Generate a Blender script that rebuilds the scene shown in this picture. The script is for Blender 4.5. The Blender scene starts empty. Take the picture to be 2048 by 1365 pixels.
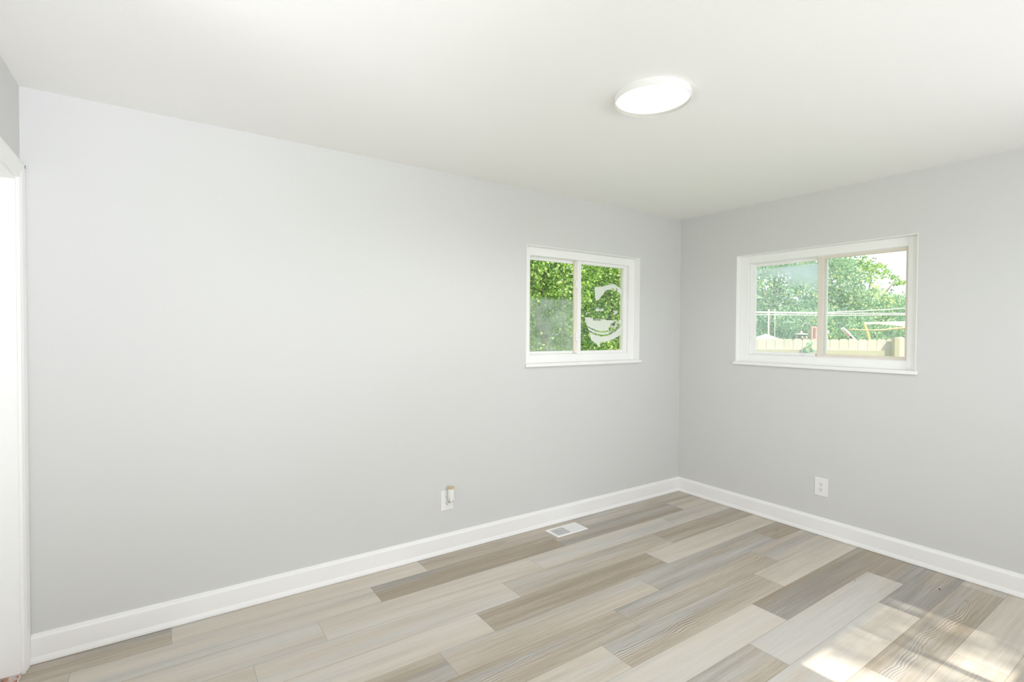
import bpy, bmesh, math, random
from mathutils import Vector, Matrix
C = bpy.context.scene.collection
SC = bpy.context.scene
PI = math.pi
random.seed(7)

# ------------------------------------------------------------------ camera
F_PX = 1016.917
CAM = Vector((-3.8457, -2.92593, 1.42854))
FW = Vector((0.565899, 0.824280, -0.0179135))
RT = Vector((0.824458, -0.565892, 0.0059287))
UP = Vector((0.0052502, 0.0181240, 0.9998220))
cam = bpy.data.cameras.new('camera'); co = bpy.data.objects.new('camera', cam); C.objects.link(co)
cam.sensor_width = 36.0; cam.lens = F_PX / 2048 * 36.0; cam.clip_start = 0.02; cam.clip_end = 300
M = Matrix.Identity(4)
for i in range(3):
    M[i][0] = RT[i]; M[i][1] = UP[i]; M[i][2] = -FW[i]; M[i][3] = CAM[i]
co.matrix_world = M
SC.camera = co

# ------------------------------------------------------------------ world, sun, fill lamps, exposure
w = bpy.data.worlds.new('world'); SC.world = w; w.use_nodes = True
bg = w.node_tree.nodes['Background']
bg.inputs[0].default_value = (0.90, 0.95, 1.0, 1); bg.inputs[1].default_value = 1.6

SUN_EL = math.atan(1.100)
sl = bpy.data.lights.new('sun', 'SUN'); so = bpy.data.objects.new('sun', sl); C.objects.link(so)
sl.energy = 6.5; sl.angle = math.radians(0.55); sl.color = (1.0, 0.92, 0.83)
so.rotation_euler = (PI/2 - SUN_EL, 0, 0)         # shines towards +Y and down
so.location = (-1, -12, 12)

def area(name, loc, direction, sx, sy, energy, color=(1, 1, 1), spread=PI):
    l = bpy.data.lights.new(name, 'AREA'); o = bpy.data.objects.new(name, l); C.objects.link(o)
    l.shape = 'RECTANGLE'; l.size = sx; l.size_y = sy; l.energy = energy; l.color = color; l.spread = spread
    o.location = loc
    o.rotation_euler = Vector(direction).to_track_quat('-Z', 'Y').to_euler()
    return o
# added fill lamps outside the patio door, hall opening and back window
FILL_TINT = (0.972, 0.970, 1.075)
area('patio_fill', (-3.10, -3.72, 1.05), (0.0, 1.0, 0.10), 1.9, 1.9, 17.0, FILL_TINT)
area('patio_fill_left', (-3.72, -3.72, 1.35), (-0.18, 1.0, 0.30), 0.75, 0.9, 13.0, FILL_TINT, 1.25)
area('patio_fill_right', (-2.50, -3.72, 1.30), (0.45, 1.0, 0.15), 0.7, 1.4, 7.0, FILL_TINT, 1.8)
area('hall_fill', (-5.60, -2.20, 0.04), (0.75, 0.0, 0.66), 1.0, 1.7, 18.5, FILL_TINT, 1.8)
area('back_window_fill', (-1.10, -3.72, 1.62), (0.0, 1.0, -0.1), 1.05, 0.7, 23.5, FILL_TINT)


SC.view_settings.view_transform = 'Standard'
SC.view_settings.look = 'None'
SC.view_settings.gamma = 1.0
SC.view_settings.exposure = 0.0
SC.view_settings.use_curve_mapping = False
SC.cycles.use_denoising = True
SC.cycles.max_bounces = 14
SC.cycles.diffuse_bounces = 9
SC.cycles.transparent_max_bounces = 24
SC.cycles.sample_clamp_indirect = 6.0
SC.cycles.caustics_reflective = False
SC.cycles.caustics_refractive = False

# ------------------------------------------------------------------ room dimensions
XL = -4.335      # left wall plane
YF = -3.50       # wall behind the camera
H = 2.44
WT = 0.145       # wall thickness

def at(px, py, depth):
    """point of the place seen at photo pixel (px, py), at a distance along the view axis"""
    d = FW + RT * ((px - 1024) / F_PX) - UP * ((py - 682.5) / F_PX)
    return CAM + d * depth

# ------------------------------------------------------------------ materials
def new_mat(name):
    m = bpy.data.materials.new(name); m.use_nodes = True
    nt = m.node_tree
    return m, nt, nt.nodes['Principled BSDF'], nt.nodes['Material Output']

def srgb(r, g, b):
    f = lambda c: (c/255/12.92) if c/255 <= 0.04045 else ((c/255+0.055)/1.055)**2.4
    return (f(r), f(g), f(b), 1)

def mat(name, col, rough=0.5, spec=0.4, bump=0.0, bscale=200, vary=0.0, vscale=3.0, metallic=0.0):
    m, nt, p, o = new_mat(name)
    p.inputs['Base Color'].default_value = col if len(col) == 4 else (*col, 1)
    p.inputs['Roughness'].default_value = rough
    p.inputs['Specular IOR Level'].default_value = spec
    p.inputs['Metallic'].default_value = metallic
    tc = nt.nodes.new('ShaderNodeTexCoord')
    if vary:
        n = nt.nodes.new('ShaderNodeTexNoise'); n.inputs['Scale'].default_value = vscale; n.inputs['Detail'].default_value = 4
        nt.links.new(tc.outputs['Object'], n.inputs['Vector'])
        mx = nt.nodes.new('ShaderNodeMix'); mx.data_type = 'RGBA'
        c = p.inputs['Base Color'].default_value
        mx.inputs[6].default_value = (c[0]*(1-vary), c[1]*(1-vary), c[2]*(1-vary), 1)
        mx.inputs[7].default_value = (min(1, c[0]*(1+vary)), min(1, c[1]*(1+vary)), min(1, c[2]*(1+vary)), 1)
        nt.links.new(n.outputs['Fac'], mx.inputs[0]); nt.links.new(mx.outputs[2], p.inputs['Base Color'])
    if bump:
        n = nt.nodes.new('ShaderNodeTexNoise'); n.inputs['Scale'].default_value = bscale; n.inputs['Detail'].default_value = 3
        nt.links.new(tc.outputs['Object'], n.inputs['Vector'])
        b = nt.nodes.new('ShaderNodeBump'); b.inputs['Strength'].default_value = bump; b.inputs['Distance'].default_value = 0.002
        nt.links.new(n.outputs['Fac'], b.inputs['Height']); nt.links.new(b.outputs['Normal'], p.inputs['Normal'])
    return m

M_WALL = mat('grey_wall_paint', (0.662, 0.663, 0.655), 0.75, 0.25, bump=0.12, bscale=260, vary=0.012, vscale=1.5)
M_CEIL = mat('white_ceiling_paint', (0.865, 0.858, 0.842), 0.9, 0.15, bump=0.15, bscale=180, vary=0.008, vscale=1.2)
M_TRIM = mat('white_trim_paint', (0.89, 0.888, 0.875), 0.38, 0.45, bump=0.04, bscale=60)
M_VINYL = mat('white_vinyl', (0.89, 0.888, 0.875), 0.35, 0.45, vary=0.01)
M_BEIGE = mat('beige_vinyl', (0.76, 0.70, 0.62), 0.4, 0.4, vary=0.02, vscale=8)
M_CREAM = mat('cream_exterior_paint', (0.80, 0.74, 0.55), 0.6, 0.3, vary=0.04, vscale=10)
M_PLATE = mat('white_plastic', (0.84, 0.835, 0.82), 0.35, 0.45, vary=0.008)
M_DARK = mat('dark_slot', (0.03, 0.028, 0.026), 0.7, 0.2, vary=0.1)
M_SCREW = mat('screw_metal', (0.55, 0.55, 0.53), 0.35, 0.5, metallic=0.7)
M_TAN = mat('tan_cap', (0.60, 0.47, 0.30), 0.6, 0.3, vary=0.1, vscale=80)
M_VENT = mat('white_enamel', (0.86, 0.86, 0.85), 0.35, 0.4, vary=0.01)
M_LAMP = mat('white_lamp_metal', (0.86, 0.86, 0.85), 0.45, 0.35, vary=0.008)
M_SIDING = mat('exterior_siding', (0.62, 0.60, 0.55), 0.7, 0.2, vary=0.05, vscale=4)
M_CONC = mat('concrete', (0.55, 0.53, 0.50), 0.9, 0.1, vary=0.1, vscale=3)
M_LAWN = mat('lawn_grass', (0.16, 0.26, 0.07), 0.95, 0.1, vary=0.35, vscale=8, bump=0.5, bscale=60)

def emit(name, col, s):
    m, nt, p, o = new_mat(name)
    p.inputs['Base Color'].default_value = (0.85, 0.85, 0.83, 1)
    p.inputs['Emission Color'].default_value = (*col, 1); p.inputs['Emission Strength'].default_value = s
    p.inputs['Roughness'].default_value = 0.4
    return m
M_DIFF = emit('lit_diffuser', (1.0, 0.985, 0.96), 1.15)

def glass_mat(name, haze_col=None, haze=0.0, build=None):
    """clear pane: straight-through view plus Fresnel reflection; optional pale layer over the view"""
    m = bpy.data.materials.new(name); m.use_nodes = True
    nt = m.node_tree; nt.nodes.clear()
    out = nt.nodes.new('ShaderNodeOutputMaterial')
    tr = nt.nodes.new('ShaderNodeBsdfTransparent'); tr.inputs[0].default_value = (0.975, 0.985, 0.98, 1)
    gl = nt.nodes.new('ShaderNodeBsdfGlossy'); gl.inputs['Roughness'].default_value = 0.0
    ge = nt.nodes.new('ShaderNodeNewGeometry'); dt = nt.nodes.new('ShaderNodeVectorMath'); dt.operation = 'DOT_PRODUCT'
    nt.links.new(ge.outputs['Incoming'], dt.inputs[0]); nt.links.new(ge.outputs['Normal'], dt.inputs[1])
    om = math_n(nt, 'SUBTRACT', 1.0, math_n(nt, 'ABSOLUTE', dt.outputs['Value']))
    fr = math_n(nt, 'ADD', 0.03, math_n(nt, 'MULTIPLY', math_n(nt, 'POWER', om, 5.0), 0.8))   # Schlick
    mx = nt.nodes.new('ShaderNodeMixShader')
    nt.links.new(fr, mx.inputs[0]); nt.links.new(tr.outputs[0], mx.inputs[1]); nt.links.new(gl.outputs[0], mx.inputs[2])
    last = mx
    if haze:
        df = nt.nodes.new('ShaderNodeBsdfDiffuse'); df.inputs[0].default_value = (*haze_col, 1)
        tl = nt.nodes.new('ShaderNodeBsdfTranslucent'); tl.inputs[0].default_value = (*haze_col, 1)
        m2 = nt.nodes.new('ShaderNodeMixShader'); m2.inputs[0].default_value = 0.5
        nt.links.new(df.outputs[0], m2.inputs[1]); nt.links.new(tl.outputs[0], m2.inputs[2])
        fac = build(nt)
        m3 = nt.nodes.new('ShaderNodeMixShader')
        nt.links.new(fac, m3.inputs[0]); nt.links.new(mx.outputs[0], m3.inputs[1]); nt.links.new(m2.outputs[0], m3.inputs[2])
        last = m3
    nt.links.new(last.outputs[0], out.inputs[0])
    return m

def math_n(nt, op, a, b=None, clamp=False):
    n = nt.nodes.new('ShaderNodeMath'); n.operation = op; n.use_clamp = clamp
    for i, v in enumerate((a, b)):
        if v is None: continue
        if isinstance(v, (int, float)): n.inputs[i].default_value = v
        else: nt.links.new(v, n.inputs[i])
    return n.outputs[0]

def ramp(nt, v, lo, hi, tmin=0.0, tmax=1.0):
    n = nt.nodes.new('ShaderNodeMapRange'); n.interpolation_type = 'SMOOTHSTEP'
    nt.links.new(v, n.inputs[0]); n.inputs[1].default_value = lo; n.inputs[2].default_value = hi
    n.inputs[3].default_value = tmin; n.inputs[4].default_value = tmax
    return n.outputs[0]

def noise(nt, vec, scale, detail=4, rough=0.55, dist=0.0):
    n = nt.nodes.new('ShaderNodeTexNoise'); n.inputs['Scale'].default_value = scale
    n.inputs['Detail'].default_value = detail; n.inputs['Roughness'].default_value = rough; n.inputs['Distortion'].default_value = dist
    if vec is not None: nt.links.new(vec, n.inputs['Vector'])
    return n.outputs['Fac']

def obj_xyz(nt):
    tc = nt.nodes.new('ShaderNodeTexCoord'); s = nt.nodes.new('ShaderNodeSeparateXYZ')
    nt.links.new(tc.outputs['Object'], s.inputs[0])
    return tc.outputs['Object'], s.outputs[0], s.outputs[1], s.outputs[2]

def pale_lower(nt):                      # pale mottled layer on the lower half of a pane
    v, x, y, z = obj_xyz(nt)
    a = ramp(nt, z, 1.70, 1.66)
    s = noise(nt, v, 9, 5)
    return math_n(nt, 'MULTIPLY', a, ramp(nt, s, 0.25, 0.75, 0.14, 0.46))

def sky_glare(nt):                        # paints the sky's bluish reflection as a pale layer
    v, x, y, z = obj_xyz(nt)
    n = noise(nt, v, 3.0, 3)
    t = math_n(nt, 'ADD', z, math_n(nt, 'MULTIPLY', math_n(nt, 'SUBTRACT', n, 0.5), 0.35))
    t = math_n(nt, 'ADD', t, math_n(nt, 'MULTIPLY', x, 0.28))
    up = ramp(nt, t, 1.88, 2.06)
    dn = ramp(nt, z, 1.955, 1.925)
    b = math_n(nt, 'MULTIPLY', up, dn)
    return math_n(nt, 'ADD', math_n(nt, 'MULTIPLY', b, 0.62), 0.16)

M_GLASS = glass_mat('clear_glass')
M_GLASS_PALE = glass_mat('pale_lower_glass', (0.62, 0.70, 0.63), 1, pale_lower)
M_GLASS_GLARE = glass_mat('sky_glare_glass', (0.84, 0.94, 1.0), 1, sky_glare)
M_GLASS_HAZE = glass_mat('glare_haze_glass', (0.90, 0.95, 0.95), 1, lambda nt: ramp(nt, noise(nt, obj_xyz(nt)[0], 4, 3), 0.2, 0.8, 0.06, 0.13))  # thin pale layer paints the glare that washes out this view

def leaf_mat(name, stops):
    m, nt, p, o = new_mat(name)
    at_ = nt.nodes.new('ShaderNodeAttribute'); at_.attribute_name = 'tone'
    cr = nt.nodes.new('ShaderNodeValToRGB')
    e = cr.color_ramp.elements
    e[0].position, e[0].color = stops[0][0], (*stops[0][1], 1)
    e[1].position, e[1].color = stops[-1][0], (*stops[-1][1], 1)
    for s in stops[1:-1]:
        k = e.new(s[0]); k.color = (*s[1], 1)
    nt.links.new(at_.outputs['Fac'], cr.inputs[0])
    df = nt.nodes.new('ShaderNodeBsdfDiffuse'); tl = nt.nodes.new('ShaderNodeBsdfTranslucent')
    nt.links.new(cr.outputs[0], df.inputs[0]); nt.links.new(cr.outputs[0], tl.inputs[0])
    mx = nt.nodes.new('ShaderNodeMixShader'); mx.inputs[0].default_value = 0.42
    nt.links.new(df.outputs[0], mx.inputs[1]); nt.links.new(tl.outputs[0], mx.inputs[2])
    nt.links.new(mx.outputs[0], o.inputs[0])
    nt.nodes.remove(p)
    return m
M_LEAF_A = leaf_mat('bright_leaves', [(0, (0.10, 0.20, 0.05)), (0.5, (0.27, 0.46, 0.09)), (0.85, (0.46, 0.66, 0.16)), (1, (0.72, 0.86, 0.36))])
M_LEAF_B = leaf_mat('hazed_leaves', [(0, (0.17, 0.30, 0.21)), (0.5, (0.34, 0.55, 0.36)), (0.88, (0.54, 0.74, 0.47)), (1, (0.84, 0.90, 0.45))])  # paler, bluer tones put the haze over this view into the leaves
M_LEAF_C = leaf_mat('deep_green_leaves', [(0, (0.08, 0.17, 0.09)), (0.6, (0.18, 0.34, 0.16)), (1, (0.40, 0.58, 0.26))])
M_BARK = mat('bark', (0.20, 0.16, 0.12), 0.9, 0.1, vary=0.3, vscale=12)
M_PALEWOOD = mat('pale_fence_wood', (0.62, 0.56, 0.48), 0.8, 0.15, vary=0.14, vscale=5)
M_GREYWOOD = mat('weathered_fence_wood', (0.62, 0.56, 0.51), 0.8, 0.15, vary=0.14, vscale=5)
M_OLIVEWOOD = mat('green_treated_wood', (0.48, 0.44, 0.32), 0.8, 0.15, vary=0.1, vscale=6)

# ------------------------------------------------------------------ mesh helpers
def box(bm, x0, x1, y0, y1, z0, z1, mi=0):
    vs = [bm.verts.new(p) for p in ((x0,y0,z0),(x1,y0,z0),(x1,y1,z0),(x0,y1,z0),(x0,y0,z1),(x1,y0,z1),(x1,y1,z1),(x0,y1,z1))]
    for f in ((3,2,1,0),(4,5,6,7),(0,1,5,4),(1,2,6,5),(2,3,7,6),(3,0,4,7)):
        fc = bm.faces.new([vs[i] for i in f]); fc.material_index = mi
    return vs

def prism(bm, poly, ax, a0, a1):
    """extrude a polygon (list of 2-D points) along axis ax between a0 and a1"""
    def P(u, v, a):
        return {'x': (a, u, v), 'y': (u, a, v), 'z': (u, v, a)}[ax]
    A = [bm.verts.new(P(u, v, a0)) for u, v in poly]; B = [bm.verts.new(P(u, v, a1)) for u, v in poly]
    n = len(poly)
    for i in range(n):
        j = (i+1) % n
        bm.faces.new((A[i], A[j], B[j], B[i]))
    bm.faces.new(A[::-1]); bm.faces.new(B)

def lathe(bm, prof, n=40, ctr=(0, 0, 0), close=False):
    rings = []
    for r, z in prof:
        if r < 1e-6: rings.append([bm.verts.new((ctr[0], ctr[1], ctr[2]+z))])
        else: rings.append([bm.verts.new((ctr[0]+r*math.cos(2*PI*k/n), ctr[1]+r*math.sin(2*PI*k/n), ctr[2]+z)) for k in range(n)])
    for a, b in zip(rings, rings[1:]):
        for k in range(n):
            j = (k+1) % n
            if len(a) == 1: bm.faces.new((a[0], b[k], b[j]))
            elif len(b) == 1: bm.faces.new((a[k], a[j], b[0]))
            else: bm.faces.new((a[k], a[j], b[j], b[k]))
    return rings

def tube(bm, pts, radii, n=8):
    pts = [Vector(p) for p in pts]
    if isinstance(radii, (int, float)): radii = [radii]*len(pts)
    rings = []
    for i, p in enumerate(pts):
        d = (pts[min(i+1, len(pts)-1)] - pts[max(i-1, 0)]).normalized()
        a = d.cross(Vector((0, 0, 1)))
        if a.length < 1e-3: a = Vector((1, 0, 0))
        a.normalize(); b = d.cross(a)
        rings.append([bm.verts.new(p + (a*math.cos(2*PI*k/n) + b*math.sin(2*PI*k/n))*radii[i]) for k in range(n)])
    for r0, r1 in zip(rings, rings[1:]):
        for k in range(n):
            j = (k+1) % n
            bm.faces.new((r0[k], r0[j], r1[j], r1[k]))
    bm.faces.new(rings[0][::-1]); bm.faces.new(rings[-1])

def obj(name, bm, m, parent=None, bevel=0.0, smooth=False, fix=True):
    if fix: bmesh.ops.recalc_face_normals(bm, faces=bm.faces[:])
    me = bpy.data.meshes.new(name); bm.to_mesh(me); bm.free()
    for k in (m if isinstance(m, (list, tuple)) else [m]): me.materials.append(k)
    o = bpy.data.objects.new(name, me); C.objects.link(o)
    if parent: o.parent = parent
    if smooth:
        for p in me.polygons: p.use_smooth = True
    if bevel:
        b = o.modifiers.new('bevel', 'BEVEL'); b.width = bevel; b.segments = 2; b.limit_method = 'ANGLE'; b.angle_limit = math.radians(40)
    return o

def tag(o, label=None, cat=None, group=None, kind=None):
    if label: o['label'] = label
    if cat: o['category'] = cat
    if group: o['group'] = group
    if kind: o['kind'] = kind
    return o

def thing(name, label, cat, loc=(0, 0, 0), rotz=0.0, group=None, kind=None):
    o = bpy.data.objects.new(name, None); C.objects.link(o)
    o.location = loc; o.rotation_euler = (0, 0, rotz); o.empty_display_size = 0.1
    return tag(o, label, cat, group, kind)

BM = bmesh.new
BASE_Z = -0.45     # the yard lies below the floor of the house

# ------------------------------------------------------------------ room shell
# openings: (a0, a1, z0, z1) along each wall
WA = (-1.715, -0.535, 1.197, 2.053)          # window in the long wall (x range)
WB = (-1.748, -0.543, 1.197, 2.053)          # window in the right wall (y range)
WC = (-1.690, -0.500, 1.197, 2.053)          # window behind the camera (x range)
PD = (-4.10, -2.10, 0.0, 2.05)               # invented patio door behind the camera, for the fill lamps (x range)
HO = (-3.10, -1.30, 0.0, 2.05)               # invented hall opening in the left wall, for its fill lamp (y range)
DL = (-0.84, -0.070, 0.0, 2.052)             # door opening in the left wall (y range)

def wall(name, axis, a0, a1, p0, p1, holes, z0=0.0, z1=H):
    bm = BM()
    def bx(s0, s1, zz0, zz1):
        if s1-s0 < 1e-5 or zz1-zz0 < 1e-5: return
        if axis == 'x': box(bm, s0, s1, p0, p1, zz0, zz1)
        else: box(bm, p0, p1, s0, s1, zz0, zz1)
    cur = a0
    for h in sorted(holes):
        bx(cur, h[0], z0, z1); bx(h[0], h[1], z0, h[2]); bx(h[0], h[1], h[3], z1); cur = h[1]
    bx(cur, a1, z0, z1)
    return tag(obj(name, bm, M_WALL), kind='structure')

wall('wall_back', 'x', XL-WT, WT, 0.0, WT, [WA])
wall('wall_right', 'y', YF-WT, 0.0, 0.0, WT, [WB])
wall('wall_left', 'y', YF-WT, 0.0, XL-WT, XL, [HO, DL])
wall('wall_front', 'x', XL, 0.0, YF-WT, YF, [PD, WC])
bm = BM(); box(bm, XL-WT-0.3, WT+0.3, YF-WT-0.3, WT+0.3, H, H+0.2)
tag(obj('ceiling', bm, M_CEIL), kind='structure')

# ---- floor: vinyl planks, one mesh; every plank keeps its own tone
def floor_material():
    m, nt, p, o = new_mat('grey_oak_vinyl_planks')
    L = nt.links
    geo = nt.nodes.new('ShaderNodeNewGeometry'); sp = nt.nodes.new('ShaderNodeSeparateXYZ'); L.new(geo.outputs['Position'], sp.inputs[0])
    def attr(n):
        a = nt.nodes.new('ShaderNodeAttribute'); a.attribute_name = n; return a.outputs['Fac']
    tone, seed, cath = attr('tone'), attr('seed'), attr('cathedral')
    uv = nt.nodes.new('ShaderNodeUVMap'); uv.uv_map = 'plank'
    su = nt.nodes.new('ShaderNodeSeparateXYZ'); L.new(uv.outputs[0], su.inputs[0])
    U, V = su.outputs[0], su.outputs[1]          # metres along the plank, 0..1 across it
    def vec(kx, ky, ks):
        c = nt.nodes.new('ShaderNodeCombineXYZ')
        L.new(math_n(nt, 'ADD', math_n(nt, 'MULTIPLY', U, kx), math_n(nt, 'MULTIPLY', seed, ks)), c.inputs[0])
        L.new(math_n(nt, 'MULTIPLY', V, ky), c.inputs[1])
        L.new(math_n(nt, 'MULTIPLY', seed, 3.7), c.inputs[2])
        return c.outputs[0]
    broad = noise(nt, vec(0.9, 2.6, 13.0), 1.0, 3, 0.5, 0.3)
    streak = noise(nt, vec(1.6, 14.0, 7.0), 1.0, 4, 0.6, 0.2)
    fine = noise(nt, vec(6.0, 60.0, 5.0), 1.0, 3, 0.6)
    pores = noise(nt, vec(22.0, 150.0, 9.0), 1.0, 2, 0.6)
    # cathedral figure: a bundle of fine wavy lines wandering along the plank
    wob = noise(nt, vec(2.0, 0.35, 21.0), 1.0, 3, 0.55)
    wob2 = noise(nt, vec(7.0, 2.2, 17.0), 1.0, 3, 0.5)
    wv = math_n(nt, 'SUBTRACT', wob, 0.5)
    vc = math_n(nt, 'ADD', V, math_n(nt, 'MULTIPLY', wv, 0.62))
    ph = math_n(nt, 'ADD', math_n(nt, 'MULTIPLY', vc, 92.0), math_n(nt, 'MULTIPLY', wob2, 13.0))
    ln = math_n(nt, 'SINE', ph)
    lines = ramp(nt, ln, 0.35, 0.98)
    bw_ = math_n(nt, 'MULTIPLY', noise(nt, vec(1.3, 0.0, 33.0), 1.0, 2), 0.20)
    dist = math_n(nt, 'ABSOLUTE', math_n(nt, 'SUBTRACT', vc, 0.5))
    band = ramp(nt, math_n(nt, 'SUBTRACT', dist, bw_), 0.09, 0.0)
    along = ramp(nt, noise(nt, vec(1.9, 0.0, 51.0), 1.0, 2), 0.36, 0.55, 0.25, 1.0)
    cm = math_n(nt, 'MULTIPLY', math_n(nt, 'MULTIPLY', band, along), cath)
    cmask = math_n(nt, 'MULTIPLY', lines, cm)
    # knots
    kn = noise(nt, vec(5.0, 1.5, 61.0), 1.0, 2, 0.4)
    knot = math_n(nt, 'MULTIPLY', ramp(nt, kn, 0.70, 0.76), math_n(nt, 'MULTIPLY', ramp(nt, dist, 0.3, 0.1), cath))
    # combine into a lightness value
    t = math_n(nt, 'ADD', tone, math_n(nt, 'MULTIPLY', math_n(nt, 'SUBTRACT', broad, 0.5), 0.62))
    t = math_n(nt, 'ADD', t, math_n(nt, 'MULTIPLY', math_n(nt, 'SUBTRACT', streak, 0.5), 0.42))
    t = math_n(nt, 'ADD', t, math_n(nt, 'MULTIPLY', math_n(nt, 'SUBTRACT', fine, 0.5), 0.42))
    t = math_n(nt, 'SUBTRACT', t, math_n(nt, 'MULTIPLY', ramp(nt, pores, 0.58, 0.70), 0.14))
    t = math_n(nt, 'ADD', t, math_n(nt, 'MULTIPLY', cmask, 0.29))
    t = math_n(nt, 'SUBTRACT', t, math_n(nt, 'ADD', math_n(nt, 'MULTIPLY', math_n(nt, 'MULTIPLY', ramp(nt, ln, 0.0, -0.9), cm), 0.24), math_n(nt, 'MULTIPLY', knot, 0.25)))
    cr = nt.nodes.new('ShaderNodeValToRGB'); L.new(t, cr.inputs[0])
    e = cr.color_ramp.elements
    e[0].position, e[0].color = 0.0, (0.292, 0.236, 0.169, 1)
    e[1].position, e[1].color = 1.0, (0.665, 0.618, 0.545, 1)
    for pos, col in ((0.28, (0.361, 0.306, 0.232, 1)), (0.5, (0.492, 0.437, 0.360, 1)), (0.75, (0.606, 0.556, 0.480, 1))):
        k = e.new(pos); k.color = col
    # cool grey wash on part of the boards
    hue = noise(nt, vec(0.5, 1.2, 41.0), 1.0, 2)
    gm = nt.nodes.new('ShaderNodeMix'); gm.data_type = 'RGBA'
    L.new(ramp(nt, hue, 0.42, 0.68, 0.0, 0.75), gm.inputs[0]); L.new(cr.outputs[0], gm.inputs[6])
    bw = nt.nodes.new('ShaderNodeRGBToBW'); L.new(cr.outputs[0], bw.inputs[0])
    cg = nt.nodes.new('ShaderNodeCombineColor')
    for i, k in enumerate((1.02, 1.0, 0.965)): L.new(math_n(nt, 'MULTIPLY', bw.outputs[0], k), cg.inputs[i])
    L.new(cg.outputs[0], gm.inputs[7])
    # fine dark joint between boards
    plen = attr('plank_length')
    ed = math_n(nt, 'MINIMUM', math_n(nt, 'MULTIPLY', math_n(nt, 'MINIMUM', V, math_n(nt, 'SUBTRACT', 1.0, V)), 0.1835),
                math_n(nt, 'MINIMUM', U, math_n(nt, 'SUBTRACT', plen, U)))
    jm = nt.nodes.new('ShaderNodeMix'); jm.data_type = 'RGBA'
    L.new(ramp(nt, ed, 0.0016, 0.0004, 0.0, 0.55), jm.inputs[0]); L.new(gm.outputs[2], jm.inputs[6]); jm.inputs[7].default_value = (0.16, 0.13, 0.10, 1)
    L.new(jm.outputs[2], p.inputs['Base Color'])
    p.inputs['Roughness'].default_value = 0.42; p.inputs['Specular IOR Level'].default_value = 0.38
    b = nt.nodes.new('ShaderNodeBump'); b.inputs['Strength'].default_value = 0.18; b.inputs['Distance'].default_value = 0.0015
    L.new(fine, b.inputs['Height']); L.new(b.outputs['Normal'], p.inputs['Normal'])
    return m

# rows from the long wall outwards: boundary y, joints x, tone of each board from left to right (0 dark .. 1 light), cathedral figure
ROWS = [
    (-0.172, [-3.82, -2.55, -1.28], [0.42, 0.74, 0.46, 0.52], [0, 0.1, 0.5, 0.2]),
    (-0.3555, [-4.17, -2.90, -1.63, -0.38], [0.6, 0.72, 0.30, 0.36, 0.62], [0, 0, 0.3, 0.6, 0]),
    (-0.539, [-3.227, -1.957, -0.69], [0.72, 0.76, 0.68, 0.62], [0.1, 0.1, 0, 0]),
    (-0.7225, [-3.536, -2.262, -0.99], [0.72, 0.74, 0.50, 0.40], [0, 0, 0.2, 0.3]),
    (-0.906, [-3.815, -2.545, -1.275], [0.70, 0.78, 0.36, 0.70], [0, 0, 0.9, 0]),
    (-1.0895, [-4.11, -2.84, -1.58, -0.352], [0.5, 0.40, 0.54, 0.44, 0.32], [0, 0.2, 0, 0.1, 0.5]),
    (-1.273, [-3.21, -1.94, -0.67], [0.6, 0.42, 0.42, 0.50], [0, 0.8, 0.9, 0.2]),
    (-1.4565, [-3.47, -2.204, -0.96], [0.6, 0.70, 0.46, 0.66], [0, 0, 1.0, 0]),
    (-1.640, [-3.83, -2.56, -1.29], [0.6, 0.7, 0.82, 0.26], [0, 0.1, 0.1, 0.5]),
    (-1.8235, [-4.17, -2.90, -1.63, -0.365], [0.5, 0.6, 0.46, 0.78, 0.34], [0, 0, 0, 0.2, 0.9]),
    (-2.007, [-3.25, -1.98, -0.712], [0.6, 0.6, 0.78, 0.32], [0, 0, 0.1, 0.6]),
    (-2.1905, [-3.9, -2.64, -1.37, -0.10], [0.6, 0.5, 0.6, 0.38, 0.6], [0, 0, 0, 0.7, 0]),
    (-2.374, [-3.5, -2.2, -0.93], [0.6, 0.5, 0.66, 0.72], [0, 0, 0.4, 0.1]),
]
y = -2.374; rr = random.Random(3)
while y > YF - WT:
    y -= 0.1835; s = rr.uniform(-4.3, -3.1)
    ROWS.append((max(y, YF-WT), [s, s+1.27, s+2.54], [rr.uniform(0.3, 0.8) for _ in range(4)], [rr.choice((0, 0, 0.6)) for _ in range(4)]))
bm = BM()
lt = bm.faces.layers.float.new('tone'); ls = bm.faces.layers.float.new('seed'); lc = bm.faces.layers.float.new('cathedral'); lp = bm.faces.layers.float.new('plank_length')
uvl = bm.loops.layers.uv.new('plank')
top = 0.0; k = 0
for (yb, joints, tones, caths) in ROWS:
    xs = [XL] + [j for j in joints if j > XL+0.02] + [WT]
    if len(xs)-1 < len(tones): tones, caths = tones[-(len(xs)-1):], caths[-(len(xs)-1):]
    width = 0.1835
    for i in range(len(xs)-1):
        a, b_ = xs[i], xs[i+1]
        vs = [bm.verts.new(q) for q in ((a, yb, 0), (b_, yb, 0), (b_, top, 0), (a, top, 0))]
        f = bm.faces.new(vs); k += 1
        f[lt], f[ls], f[lc], f[lp] = tones[i], (k*0.6180339) % 1.0 * 10.0, caths[i], b_-a
        v1 = 1.0 if top < -0.001 else 0.94
        for lpn, (u_, v_) in zip(f.loops, ((0, 0 if yb < -0.001 else 0), (b_-a, 0), (b_-a, v1), (0, v1))):
            lpn[uvl].uv = (u_, v_)
    top = yb
vs = box(bm, XL, WT, YF-WT, 0, -0.2, -0.012)
tag(obj('floor', bm, floor_material(), fix=False), kind='structure')

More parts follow.
